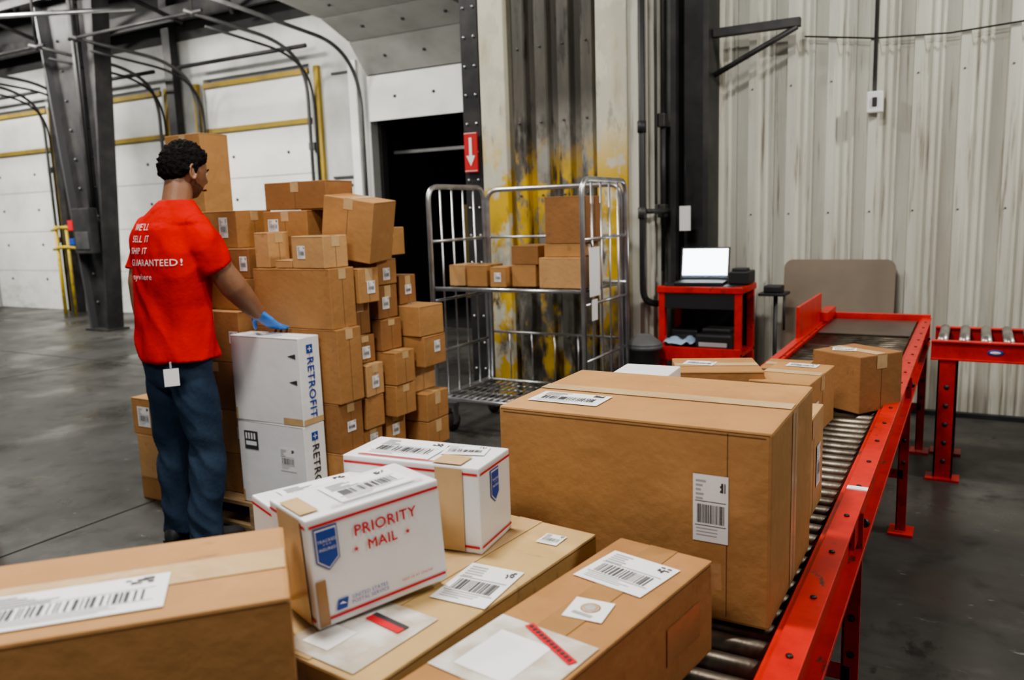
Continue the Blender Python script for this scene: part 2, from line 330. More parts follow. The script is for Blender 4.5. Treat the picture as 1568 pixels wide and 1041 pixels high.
b=B(); b.box(-10.88,-10.5,6.86,6.99,1.1,1.72,STEELD,.01); b.box(-10.84,-10.55,6.85,6.87,1.16,1.4,GALV,.005); b.box(-11.0,-10.89,6.86,6.99,1.42,1.56,REDP,.005); b.box(-11.0,-10.89,6.86,6.99,1.22,1.31,BLUEP,.005)
b.obj('electrical_panel')
b=B(); 
for zz in(1.1,1.42): b.tube(rnd([(-13.6,8.2,zz),(-13.0,8.0,zz+.05),(-12.6,8.2,zz)],.1),.025,YELP)
b.tube([(-13.4,8.15,0),(-13.4,8.15,1.5)],.03,YELP); b.tube([(-12.95,8.05,.0),(-12.95,8.05,1.5)],.022,YELP)
b.obj('dock_safety_gate')
b=B(); z1=5.6
b.box(-3.42,-3.2,5.6,5.94,0,z1,COLC,.01); b.box(-2.44,-2.2,5.6,5.94,0,z1,COLC,.01)
pr=[(-3.2,5.72)]
for k in range(4):
    o=-3.2+k*.19; pr+=[(o+.03,5.72),(o+.05,5.65),(o+.14,5.65),(o+.16,5.72)]
pr+=[(-2.44,5.72)]
vs=[];fs=[]
for x_,y_ in pr: vs+=[(x_,y_,0),(x_,y_,z1)]
for i in range(len(pr)-1): fs.append((2*i,2*i+2,2*i+3,2*i+1))
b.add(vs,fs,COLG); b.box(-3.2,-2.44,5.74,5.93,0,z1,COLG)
for k in range(4):
    for q in range(9): b.ell((-3.105+k*.19,5.645,.5+q*.55),.01,.008,.01,GALV,6,4)
b.box(-2.2,-2.12,5.62,5.70,0,z1,WALLW)
b.obj('building_column')
b=B(); b.box(-3.6,-3.44,5.62,5.72,0,z1,STEELD,.004)
for k in range(24):
    for xx in(-3.565,-3.475): b.ell((xx,5.617,.2+k*.22),.012,.012,.012,CHROME,6,4)
b.obj('steel_door_guide')
b=B(); b.box(-3.58,-3.46,5.585,5.60,1.80,2.11,SIGNR,.002); M=Matrix.Translation((-3.52,5.584,1.96))@Matrix(((1,0,0,0),(0,0,-1,0),(0,1,0,0),(0,0,0,1)))
rect(b,M,-.012,-.03,.012,.11,WHITE); b.add([(-.04,-.03,.0015),(0,-.11,.0015),(.04,-.03,.0015)],[(0,1,2)],WHITE,M)
rect(b,M,-.058,-.15,.058,-.146,WHITE); rect(b,M,-.058,.142,.058,.146,WHITE); b.obj('fire_arrow_sign')
b=B(); b.box(-1.98,-1.94,5.9,6.18,0,5.6,STEELD); b.box(-1.74,-1.70,5.9,6.18,0,5.6,STEELD); b.box(-1.94,-1.74,6.1,6.13,0,5.6,STEELD); b.box(-2.05,-2.0,6.0,6.1,0,5.6,GALV); b.obj('steel_wall_column')
b=B(); b.box(-1.695,-1.1,5.98,6.04,2.66,2.72,STEELD,.004); b.tube([(-1.69,6.0,2.40),(-1.12,6.0,2.66)],.02,STEELD); b.obj('wall_bracket')
b=B(); pts=[(-1.1+ i*.45,6.17,2.62-.34*(i/14)-.06*math.sin(i*PI/3)**2) for i in range(14)]; b.tube(pts,.006,BLACK,6); b.obj('wall_cable')
b=B(); b.tube([(-.64,6.165,2.2),(-.64,6.165,5.6)],.013,GALV); b.box(-.68,-.58,6.11,6.18,2.06,2.2,WHITE,.008); b.box(-.645,-.615,6.10,6.112,2.10,2.16,BLACK,.004); b.obj('wall_switch_box')
b=B()
b.tube(rnd([(-2.08,5.57,5.6),(-2.08,5.57,.82),(-2.0,5.6,.78),(-1.98,5.8,.78)],.1,6),.024,BLACK,10)
for zz in(1.4,2.0,2.9): b.tube([(-2.08,5.57,zz),(-2.08,5.57,zz+.08)],.032,STEELD,10)
b.tube([(-2.04,5.75,1.5),(-2.04,5.75,5.6)],.012,GALV); b.tube([(-2.04,5.9,1.0),(-2.04,5.9,5.6)],.013,STEELD); b.tube(rnd([(-2.06,5.6,1.45),(-1.99,5.72,1.45),(-1.99,5.88,1.45)],.05),.018,STEELD)
b.tube([(-2.02,5.85,1.35),(-2.02,5.85,2.1)],.022,STEELD); b.box(-2.05,-1.99,5.8,5.88,2.05,2.15,STEELD,.01); b.box(-2.05,-1.99,5.8,5.88,1.4,1.5,STEELD,.01)
b.obj('wall_pipe')
b=B(); b.box(-1.9,-1.82,5.86,5.875,1.3,1.48,WHITE); b.tube([(-1.86,5.868,1.48),(-1.86,5.868,1.9)],.003,BLACK,5); b.obj('hanging_tag')
b=B()
w,h,r_=.74,1.08,.06
pts=[(-w/2,0),(w/2,0)]+[(w/2-r_+r_*math.cos(a*PI/10),h-r_+r_*math.sin(a*PI/10)) for a in range(6)]+[(-w/2+r_-r_*math.sin(a*PI/10),h-r_+r_*math.cos(a*PI/10)) for a in range(6)]
n=len(pts); b.add([(x,0,z) for x,z in pts]+[(x,.02,z) for x,z in pts],[list(range(n)),[n+i for i in range(n)][::-1]]+[(i,(i+1)%n,n+(i+1)%n,n+i) for i in range(n)],BOARD)
b.obj('leaning_hardboard',(-.83,5.98,.003),eul=(math.radians(-9),0,0))

# ------------------------------------------------------------------ conveyors
b=B(); X0,X1=-.77,-.245; Y0,Y1=.30,5.42; ZT=.735
for x,sg in((X0,1),(X1,-1)):
    b.box(x-.018,x+.018,Y0,Y1,ZT-.11,ZT+.024,REDM,.003)
    b.box(x-.03 if sg>0 else x-.005,x+.005 if sg>0 else x+.045,Y0,Y1,ZT+.024,ZT+.034,REDM,.002)
    b.box(x-.03 if sg>0 else x-.005,x+.005 if sg>0 else x+.045,Y0,Y1,ZT-.120,ZT-.110,REDM,.002)
    y=Y0+.05
    while y<Y1-.05:
        b.tube([(x+sg*-.019,y,ZT-.025),(x+sg*-.026,y,ZT-.025)],.009,STEELD,6); y+=.0635
    y=.8
    while y<Y1:
        b.tube([(x+.022,y,ZT+.034),(x+.022,y,ZT+.0375)],.006,BLACK,6); y+=.22
y=Y0+.05
while y<Y1-.05:
    b.tube([(X0+.02,y,ZT-.012),(X1-.02,y,ZT-.012)],.0245,ROLL,12); y+=.0635
for yy in(2.1,): b.box(X1+.02,X1+.03,yy-.1,yy+.1,ZT-.09,ZT+.01,REDM,.002); b.box(X1-.003,X1+.045,yy-.012,yy+.012,ZT+.034,ZT+.037,WHITE)
for yy in(1.05,2.12,3.86,5.2):
    for x in(X0-.02,X1+.02):
        b.box(x-.02,x+.02,yy-.045,yy-.035,.02,ZT-.02,REDM); b.box(x-.022,x-.016,yy-.045,yy+.03,.02,ZT-.02,REDM); b.box(x-.05,x+.05,yy-.07,yy+.05,0,.012,REDM)
        for q in(.06,.15,.3,.4): b.ell((x,yy-.047,ZT-q),.010,.006,.010,BLACK,6,4)
        b.ell((x+.02,yy,ZT-.06),.012,.012,.012,BLACK,6,4)
    b.box(X0-.02,X1+.02,yy-.045,yy-.035,.26,.30,REDM); 
b.box(X0-.02,X1+.04,Y1-.02,Y1,ZT-.11,ZT+.055,REDM,.004)
b.box(X0-.03,X0-.015,4.42,5.15,ZT,ZT+.20,REDM,.004); b.box(X0-.03,X0+.03,5.1,Y1,ZT+.034,ZT+.09,REDM,.004)
b.box(X0+.03,X1-.03,4.75,5.36,ZT+.014,ZT+.02,mat('worn_deck',(.12,.085,.065),.35,.3,(.05,.042,.04),3,.4,.7))
b.obj('roller_conveyor')
b=B(); ya,yb=4.72,5.24; xa,xb=-.17,3.2
for y in(ya,yb):
    b.box(xa,xb,y-.018,y+.018,ZT-.09,ZT+.012,REDM,.003); b.box(xa,xb,y-.035,y-.018,ZT+.002,ZT+.012,REDM,.002); b.box(xa,xb,y-.035,y-.018,ZT-.09,ZT-.08,REDM,.002)
x=xa+.05
while x<xb-.03:
    b.tube([(x,ya+.02,ZT+.002),(x,yb-.02,ZT+.002)],.026,ROLLZ,12); x+=.10
b.box(xa+.02,xb-.02,ya+.02,yb-.02,ZT-.085,ZT-.075,STEELD)
for x in(-.09,1.6,3.1):
    for y in(ya,yb):
        b.box(x-.045,x+.045,y-.02,y-.008,.0,ZT-.09,REDM); b.box(x-.045,x-.037,y-.02,y+.04,.0,ZT-.09,REDM); b.box(x+.037,x+.045,y-.02,y+.04,.0,ZT-.09,REDM); b.box(x-.08,x+.08,y-.06,y+.06,0,.012,REDM)
        for k in range(5): b.ell((x,y-.02,.10+k*.1),.014,.008,.014,BLACK,8,4)
    b.box(x-.01,x+.01,ya,yb,.25,.29,REDM)
b.ell((.12,ya-.021,ZT-.04),.038,.004,.016,BLUEP,14,8); b.ell((.12,ya-.023,ZT-.04),.026,.004,.008,WHITE,14,8)
b.obj('gravity_roller_conveyor')
# ------------------------------------------------------------------ cartons on conveyor
Z=.752
def bigx(b,sx,sy,sz):
    T=face_M(sx,sy,sz,'right'); rect(b,T,-.025,-sz/2+.01,.025,sz/2-.01,TAPE,.001); rect(b,T,-.001,-sz/2+.01,.001,sz/2-.01,SEAM,.0018)
    F=face_M(sx,sy,sz,'front'); rect(b,F,sx/2-.075,-sz/2+.01,sx/2-.0735,sz/2-.008,SEAM,.0006)
    rect(b,F,-sx/2+.01,sz/2-.012,sx/2-.01,sz/2-.010,SEAM,.0006)
    rect(b,face_M(sx,sy,sz,'top'),-sx/2+.004,-.0255,sx/2-.004,-.0235,SEAM,.0018)
carton('cardboard_box',-.537,1.53,Z,.525,.39,.352,0,CB[0],'x',TAPE,[('top',-.155,-.095,.15,.085,0),('front',.16,.03,.062,.122,0)],tw=.045,down=.09,extra=bigx,bev=.006)
def lbx(b,sx,sy,sz):
    T=face_M(sx,sy,sz,'top')
    label(b,T,.012,.045,.060,.060,12,'plain'); b.ell((.012,.05,sz+.0025),.015,.015,.0008,TAPE,16,4); b.ell((.012,.05,sz+.003),.010,.010,.0008,GREY,16,4)
    for i in range(3): rect(b,T,-.005,.024+.003*i,.028,.0255+.003*i,GREY,.003)
    rect(b,T,-.082,-.19,.080,-.035,POUCH,.0018); rect(b,T,-.055,-.17,.03,-.07,WHITE,.0024)
    M=T@Matrix.Translation((.02,-.07,0))@Matrix.Rotation(math.radians(-24),4,'Z'); rect(b,M,-.06,.0,.055,.014,REDP,.0035)
    for i in range(12): rect(b,M,-.055+.009*i,.004,-.050+.009*i,.010,INK,.0045)
    # loose corner flap
    F=face_M(sx,sy,sz,'right'); b.add([(sy/2-.01,sz/2-.001,.0),(sy/2+.004,sz/2-.004,.012),(sy/2+.004,sz/2-.05,.014),(sy/2-.01,sz/2-.045,.001)],[(0,1,2,3)],CB[2],F)
    rect(b,F,sy/2-.16,-.03,sy/2-.05,.03,TAPED,.0015)
carton('cardboard_box',-.475,.95,Z,.172,.60,.158,math.radians(-8.7),CB[1],'y',TAPED,[('top',-.004,.180,.125,.115,-4)],tw=.05,extra=lbx)
def mbx(b,sx,sy,sz):
    T=face_M(sx,sy,sz,'top')
    rect(b,T,-.04,-.270,.10,-.105,POUCH,.0018); M=T@Matrix.Translation((.05,-.165,0))@Matrix.Rotation(math.radians(-5),4,'Z'); rect(b,M,-.04,-.0,.03,.013,REDP,.0035); rect(b,M,-.04,.013,.03,.022,INK,.0035)
    rect(b,T,-.02,-.250,.03,-.195,WHITE,.0025)
carton('cardboard_box',-.725,.99,Z,.275,.56,.158,math.radians(-6),CBL,'y',TAPE,[('top',.082,.01,.095,.13,8),('top',.085,.215,.04,.042,4)],tw=.05,extra=mbx)
cb(-1.14,-.90,.28,.93,0,.46,m=CB[1]); cb(-1.14,-.90,.28,.93,.46,.908,m=CB[0])
carton('cardboard_box',-.900,.506,.912,.50,.225,.15,math.radians(47),CB[0],'x',TAPE,[('top',.01,-.042,.21,.092,0)],tw=.06,down=.04,bev=.006)
carton('cardboard_box',-.42,1.91,Z,.24,.27,.24,0,CB[2],'x',TAPE,[('right',.06,-.01,.05,.1,0)])
carton('cardboard_box',-.67,1.93,Z,.22,.30,.235,0,CB[1],'x')
carton('white_flat_carton',-.74,2.0,Z+.238,.15,.15,.065,math.radians(4),WBOX,None)
carton('cardboard_box',-.72,2.60,Z,.27,.24,.21,math.radians(22),CB[1],'x',TAPE,[('top',-.05,.02,.10,.07,-20)],down=.04)
carton('cardboard_box',-.49,2.68,Z,.185,.34,.185,math.radians(-4),CB[0],'x',TAPE,[('top',.0,.12,.10,.06,0),('right',-.08,-.02,.05,.08,0)])
carton('cardboard_box',-.345,3.08,Z,.21,.21,.20,math.radians(56),CB[3],'y',TAPE,[('top',-.03,.03,.08,.06,-50)])
carton('cardboard_box',-.60,3.15,Z,.16,.2,.12,0,CB[1],'x')

# ------------------------------------------------------------------ priority mail boxes
def pmail(cx,cy,z0,sx,sy,sz,rot,eul=None,text=True,kind=0):
    b=B(); b.box(-sx/2,sx/2,-sy/2,sy/2,0,sz,WBOX,.003)
    F=face_M(sx,sy,sz,'front'); T=face_M(sx,sy,sz,'top'); Lf=face_M(sx,sy,sz,'left'); Rt=face_M(sx,sy,sz,'right')
    for M,w in((F,sx),(Lf,sy),(Rt,sy)):
        rect(b,M,-w/2+.003,sz/2-.013,w/2-.003,sz/2-.009,REDP); rect(b,M,-w/2+.003,-sz/2+.010,w/2-.003,-sz/2+.014,REDP)
    def badge(M,u,v,k=1):
        vs=[(-.017,.03),(.017,.03),(.017,-.018),(0,-.032),(-.017,-.018)]
        b.add([(u+x*k*1.1,v+y*k*1.08,.0012) for x,y in vs],[(0,1,2,3,4)],BLUEP,M)
        b.add([(u+x*k,v+y*k,.0018) for x,y in vs],[(0,1,2,3,4)],WHITE,M)
        b.add([(u+x*k*.9,v+y*k*.92,.0024) for x,y in vs],[(0,1,2,3,4)],BLUEP,M)
        b.text('TRACKED\n* * *\nINSURED',.0064*k,WHITE,M@Matrix.Translation((u,v+.005,.0032)))
    if kind==0: badge(F,-sx/2+.026,.034,.95)
    if text:
        b.text('PRIORITY',.0225,REDP,F@Matrix.Translation((.012,.044,.0022)),bold=.00035)
        b.text('MAIL',.0210,REDP,F@Matrix.Translation((.004,.018,.0022)),bold=.00035)
        for sg in(-1,1):
            st=[(sg*.042+.004,.018,.0022)]
            for q in range(10): rr_=.0045 if q%2==0 else .0020; st.append((sg*.042+.004+rr_*math.sin(q*PI/5),.018+rr_*math.cos(q*PI/5),.0022))
            b.add(st,[(0,1+q,1+(q+1)%10) for q in range(10)],REDP,F)
        b.text('UNITED STATES\nPOSTAL SERVICE',.0075,BLUEP,F@Matrix.Translation((-.024,-.053,.0022)))
        b.add([(-.078,-.061,.002),(-.062,-.061,.002),(-.058,-.046,.002),(-.074,-.046,.002)],[(0,1,2,3)],BLUEP,F); b.add([(-.074,-.052,.003),(-.062,-.054,.003),(-.068,-.0495,.003)],[(0,1,2)],WHITE,F)
        b.text('VISIT US AT ONLINE',.0055,REDP,F@Matrix.Translation((.055,-.054,.0022)))
    if kind==0:
        rect(b,Lf,-.03,-sz/2+.003,.05,sz/2-.002,TAPE,.003); rect(b,T,-sx/2+.002,-.045,-sx/2+.03,.03,TAPE,.003)
        rect(b,F,-sx/2+.003,-sz/2+.003,-sx/2+.018,-sz/2+.07,TAPED,.0018)
        label(b,T,.02,.0,.12,.09,0); 
        for i in range(3): rect(b,T,-.06,-.052+.0035*i,.09,-.0505+.0035*i,GREY,.0032)
    elif kind==1:
        rect(b,F,sx/2-.082,-sz/2+.003,sx/2-.030,sz/2-.003,TAPE,.003); rect(b,T,sx/2-.09,-sy/2+.003,sx/2-.035,-sy/2+.05,TAPE,.003)
        badge(Rt,-.005,.03,.9)
        label(b,T,-.04,.0,.14,.095,0); rect(b,T,-.11,-sy/2+.01,.1,-sy/2+.014,REDP,.0018)
        label(b,T,.07,.02,.08,.05,10,'small')
    else:
        b.text('PRIORITY',.023,REDP,F@Matrix.Translation((-.035,.03,.0022)),bold=.0003); label(b,T,0,0,.13,.07,0)
    return b.obj('priority_mail_box',(cx,cy,z0),rot,eul=eul)
a=math.atan2(.205,.085)
pmail(-.783,.893,.918,.214,.13,.160,a,eul=(math.radians(-1.5),math.radians(-2.5),a))
pmail(-.835,1.135,.912,.27,.125,.150,math.radians(6),kind=1,text=False)
pmail(-.935,.970,.912,.20,.10,.120,a,kind=2,text=False)

# ------------------------------------------------------------------ pallet + stack
b=B()
px0,px1,py0,py1=-3.5,-2.42,2.60,3.62
for i in range(7):
    y=py0+i*(py1-py0-.1)/6; b.box(px0,px1,y,y+.1,.115,.135,WOOD,.002)
for x in(px0,(px0+px1)/2-.02,px1-.04): b.box(x,x+.04,py0,py1,.02,.115,WOOD,.002)
for y in(py0,(py0+py1)/2-.05,py1-.1): b.box(px0,px1,y,y+.1,0,.02,WOOD,.002)
b.obj('wooden_pallet')
SL=('right',0,.0,.06,.05,0,'small')
cb(-3.90,-3.52,2.68,3.04,0,.12,m=CB[1]); cb(-3.90,-3.52,2.68,3.04,.12,.36,m=CB[2],tape='y',down=.04); cb(-3.92,-3.52,2.68,3.04,.36,.56,m=CB[0],labels=[('front',-.1,0,.1,.11,0)])
for z0,z1 in((0,.65),(.65,1.3)): cb(-3.98,-3.69,3.10,3.30,z0,z1)
cb(-3.98,-3.69,3.10,3.30,1.3,1.96,m=CB[0],tape='y',down=.05)
zs=[.136,.34,.56,.80,1.05]
for i in range(4): cb(-3.42,-3.035,2.68,3.1,zs[i],zs[i+1],m=CB[[3,0,3,1][i]],tape='y',labels=[('front',.15,0,.06,.06,0)] if i%2 else ())
cb(-3.40,-3.04,2.74,3.08,1.05,1.20,m=CB[1]); cb(-3.38,-3.04,2.78,3.08,1.20,1.345,m=CB[3],labels=[('front',.13,0,.05,.07,0)])
cb(-3.44,-3.17,2.84,3.08,1.345,1.53,m=CB[1],labels=[('front',.04,.01,.06,.1,0)])
def wx(b,sx,sy,sz,low=False):
    Rr=face_M(sx,sy,sz,'right'); M=Rr@Matrix.Translation((0,-.03,.002))@Matrix.Rotation(-PI/2,4,'Z')
    b.text('RETROFIT',.060,BLUEP if not low else INK,M,bold=.001)
    rect(b,Rr,-.02,sz/2-.075,.02,sz/2-.035,BLUEP,.002); rect(b,Rr,-.012,sz/2-.057,.012,sz/2-.053,WHITE,.003); rect(b,Rr,-.002,sz/2-.067,.002,sz/2-.043,WHITE,.003)
    F=face_M(sx,sy,sz,'front')
    if low:
        rect(b,F,-sx/2+.04,sz/2-.14,-sx/2+.13,sz/2-.05,INK,.002); rect(b,F,-sx/2+.05,sz/2-.12,-sx/2+.12,sz/2-.10,WHITE,.003)
        for k in range(4): rect(b,F,-sx/2+.05+.018*k,sz/2-.09,-sx/2+.06+.018*k,sz/2-.06,WHITE,.003)
        label(b,F,sx/2-.11,.04,.1,.11,0)
    else: 
        for v in(.0,.12): b.add([(sx/2-.07,v,.002),(sx/2-.02,v-.012,.002),(sx/2-.02,v+.012,.002)],[(0,1,2)],INK,F)
    rect(b,F,sx/2-.12,-sz/2+.003,sx/2-.003,-sz/2+.035,TAPE,.002); rect(b,Rr,-sy/2+.003,-sz/2+.003,sy/2-.003,-sz/2+.03,TAPE,.002)
    rect(b,F,-sx/2+.003,-sz/2+.003,-sx/2+.015,-sz/2+.06,TAPE,.002)
for z0,z1,lw in((.137,.545,True),(.546,.952,False)):
    carton('white_carton',-2.815,2.685,z0,.425,.135,z1-z0,math.radians(0 if lw else 1),WBOX,'x',WBOX,(),seam=True,tw=.03,extra=lambda b,x,y,z,lw=lw:wx(b,x,y,z,lw))
zs=[.136,.38,.62,.97]
for i in range(3): cb(-3.02,[-2.50,-2.53,-2.51][i],2.775,2.95,zs[i],zs[i+1],m=CB[[0,3,1][i]],tape='x',labels=[SL] if i==1 else ())
cb(-3.02,-2.53,2.775,2.95,.97,1.25,m=CB[1],tape='x')
cb(-3.02,-2.84,2.96,3.5,.136,.7); cb(-3.02,-2.84,2.96,3.5,.7,1.245)
def col(y0,y1,zs,xr):
    for i in range(len(zs)-1):
        j=random.uniform(-.055,.045); lb=[(random.choice(['right','top']),random.uniform(-.02,.02),random.uniform(-.02,.02),.055,.06,0)] if random.random()<.6 else ()
        cb(-2.79,xr+j,y0+.008,y1-.008,zs[i],zs[i+1]-.003,jit=random.uniform(-3.5,3.5),tape=random.choice(['x','x','y']),labels=lb,m=random.choice(CB),down=random.uniform(.03,.07))
col(2.96,3.12,[.136,.3,.45,.61,.77,.91,1.07,1.24],-2.53)
col(3.13,3.31,[.136,.32,.48,.64,.81,.97,1.14,1.27],-2.51)
col(3.32,3.54,[.136,.27,.41,.56,.70,.86,1.02],-2.47)
cb(-2.74,-2.58,3.34,3.50,1.02,1.17,jit=4,m=CB[3],tape='x',labels=[SL])
cb(-3.12,-2.82,2.965,3.22,1.26,1.52,m=CB[1],tape='y',labels=[('front',-.08,.06,.07,.06,0)])
cb(-3.02,-2.92,2.80,2.94,1.252,1.42,m=CB[2])
cb(-2.76,-2.55,2.78,2.94,1.252,1.40,m=CB[2],tape='x',jit=-3,labels=[('front',-.04,0,.05,.06,0)])
cb(-2.88,-2.77,2.79,2.93,1.252,1.29,m=CB[2],tape='x')
cb(-3.12,-2.72,2.99,3.20,1.525,1.66,m=CB[3],tape='y',jit=2)
cb(-2.80,-2.64,3.26,3.50,1.275,1.42,m=CB[0])
carton('cardboard_box',-2.640,3.10,1.285,.27,.22,.29,0,CB[0],'y',TAPE,eul=(math.radians(3),math.radians(10),math.radians(10)))
carton('cardboard_box',-3.0,3.38,1.248,.3,.22,.34,0,CB[0])

# ------------------------------------------------------------------ roll cage
b=B(); x0,x1,y0,y1=-3.15,-2.04,4.45,5.15; zt=1.66; r=.017
for x in(x0,x1):
    b.tube(rnd([(x,y0,.2),(x,y0,zt),(x,y1,zt),(x,y1,.2)],.10,6),r,CHROME)
    for z in(.55,.9,1.3): b.tube([(x,y0,z),(x,y1,z)],.010,CHROME,6)
    for k in range(1,5): yy=y0+(y1-y0)*k/5; b.tube([(x,yy,.24),(x,yy,zt)],.007,CHROME,6)
    b.box(x-.03,x+.03,y0-.02,y1+.02,.2,.245,CHROME,.004)
b.tube(rnd([(x0+.03,y1,.2),(x0+.03,y1,zt-.02),(x1-.03,y1,zt-.02),(x1-.03,y1,.2)],.1,6),r,CHROME)
for z in(.6,1.3): b.tube([(x0,y1,z),(x1,y1,z)],.009,CHROME,6)
for k in range(1,6): xx=x0+(x1-x0)*k/6; b.tube([(xx,y1,.24),(xx,y1,.6)],.006,CHROME,6)
for z,mm in((.235,CHROME),(.985,CHROME)):
    b.tube([(x0,y0+.01,z),(x1,y0+.01,z)],.014,CHROME); b.tube([(x0,y1-.01,z),(x1,y1-.01,z)],.012,CHROME)
    for k in range(1,22): xx=x0+(x1-x0)*k/22; b.tube([(xx,y0,z),(xx,y1,z)],.004,CHROME,5)
    for k in range(1,5): yy=y0+(y1-y0)*k/5; b.tube([(x0,yy,z-.008),(x1,yy,z-.008)],.006,CHROME,5)
b.box(x0+.01,x1-.01,y0+.01,y1-.01,.975,.981,GALV)
for x in(x0+.07,x1-.07):
    for y in(y0+.07,y1-.07):
        b.box(x-.035,x+.035,y-.04,y+.04,.165,.2,CHROME,.004); b.box(x-.03,x-.024,y-.03,y+.03,.06,.17,CHROME); b.box(x+.024,x+.03,y-.03,y+.03,.06,.17,CHROME)
        b.tube([(x-.02,y,.062),(x+.02,y,.062)],.062,RUBBER,18); b.tube([(x-.026,y,.062),(x+.026,y,.062)],.025,CHROME,12)
b.box(x1+.019,x1+.023,y0+.05,y0+.2,.95,1.25,WHITE); b.tube([(x1,y0+.1,1.3),(x1+.02,y0+.1,1.25)],.004,BLACK,5)
b.box(x1+.018,x1+.022,y0+.08,y0+.16,.80,.93,WHITE)
b.obj('roll_cage')
zs_=.999
def sb(a_,c_,ya,yb,z0,h,mi=2,**k): cb(a_,c_,ya,yb,z0,z0+h,m=CB[mi],**k)
sb(-3.08,-2.95,4.55,4.75,zs_,.14); sb(-2.92,-2.76,4.52,4.74,zs_,.14,1); sb(-2.73,-2.61,4.5,4.7,zs_,.13,0,labels=[('front',0,0,.05,.06,0)])
sb(-2.60,-2.42,4.56,4.86,zs_,.14,0); sb(-2.60,-2.40,4.56,4.86,zs_+.142,.12,3)
sb(-2.37,-2.07,4.50,4.80,zs_,.19,2); sb(-2.35,-2.09,4.54,4.8,zs_+.192,.08,0); sb(-2.34,-2.08,4.54,4.84,zs_+.274,.29,3)
sb(-2.9,-2.7,4.85,5.05,zs_,.1,1)

# ------------------------------------------------------------------ laptop cart
b=B(); x0,x1,y0,y1=-1.93,-1.35,5.48,5.88; zt=.93
for x in(x0,x1-.045):
    for y in(y0,y1-.045):
        b.box(x,x+.045,y,y+.045,.09,zt,REDM,.004)
        b.tube([(x+.005,y+.02,.045),(x+.04,y+.02,.045)],.045,RUBBER,14)
b.box(x0-.01,x1+.01,y0-.01,y1+.01,zt-.05,zt-.005,REDM,.006); b.box(x0+.01,x1-.01,y0+.01,y1-.01,zt-.006,zt,BLACK)
b.box(x0+.045,x1-.045,y0,y0+.02,zt-.16,zt-.055,BLACK,.003)
b.box(x0,x1,y0,y1,.44,.465,REDM,.004); b.box(x0,x1,y0,y1,.11,.135,REDM,.004); b.box(x0,x1,y0-.01,y0+.005,.40,.50,REDM,.004); b.box(x0+.04,x1-.04,y1-.01,y1,.1,zt-.05,BLACK)
b.obj('laptop_cart')
b=B(); b.box(-.13,.13,-.13,.13,0,.12,BLACK,.02); b.box(-.1,.1,-.135,-.125,.03,.06,GREY,.002); b.box(-.1,.1,-.06,.1,.12,.15,STEELD,.01); b.obj('label_printer',(-1.56,5.68,.467))
b=B(); b.box(-.1,.1,-.1,.1,0,.13,BLACK,.015); b.box(-.07,.07,-.104,-.098,.03,.09,STEELD,.002); b.obj('label_printer',(-1.80,5.76,.467))
b=B(); 
pts=[]
n=14
for i in range(n+1):
    for j in range(n+1):
        u,v=i/n-.5,j/n-.5; pts.append((u*.2,v*.15,.03+.05*noise.noise(Vector((u*4,v*4,1)))+.03*(1-4*max(abs(u),abs(v))**2)))
b.add(pts,[(i*(n+1)+j,(i+1)*(n+1)+j,(i+1)*(n+1)+j+1,i*(n+1)+j+1) for i in range(n) for j in range(n)],mat('blue_cloth',(.30,.42,.55),.9),smooth=True); b.obj('shop_rag',(-1.80,5.55,.49))
b=B(); b.box(-.17,.17,-.12,.12,0,.02,BLACK,.004); b.box(-.14,.14,-.06,.09,.02,.022,STEELD)
M=Matrix.Translation((0,.12,.02))@Matrix.Rotation(math.radians(-14),4,'X'); b.box(-.175,.175,-.006,.006,0,.235,BLACK,.004,M)
b.box(-.16,.16,-.0075,-.0065,.018,.222,SCREEN,0,M); b.box(-.16,.16,-.0085,-.0078,.018,.030,mat('screen_bar',(.02,.10,.35),.4),0,M); b.obj('laptop',(-1.67,5.64,.932),math.radians(6))
b=B(); b.box(-.07,.07,-.1,.1,0,.09,BLACK,.01); b.box(-.05,.05,-.08,.02,.09,.11,STEELD,.005); b.obj('receipt_printer',(-1.405,5.72,.932))
b=B(); b.box(-1.30,-1.12,5.75,5.95,.84,.86,BLACK,.004); b.tube([(-1.2,5.85,0.02),(-1.2,5.85,.84)],.015,STEELD); b.box(-1.3,-1.1,5.75,5.95,0,.02,STEELD,.004); b.box(-1.27,-1.15,5.78,5.9,.86,.91,BLACK,.01); b.tube([(-1.13,5.8,.6),(-1.13,5.8,.84)],.008,STEELD); b.obj('scanner_stand')
b=B(); b.tube([(0,0,0),(0,0,.02),(0,0,.5),(0,0,.5),(0,0,.53)],[.09,.095,.115,.13,.13],mat('grey_bin',(.10,.105,.11),.5),24); b.tube([(0,0,.53),(0,0,.545),(0,0,.60)],[.13,.12,.05],mat('grey_lid',(.13,.135,.14),.5),24); b.obj('trash_can',(-1.985,5.33,0))
carton('cardboard_box',-4.33,1.86,0,.46,.3,.40,0,CB[1],'x')

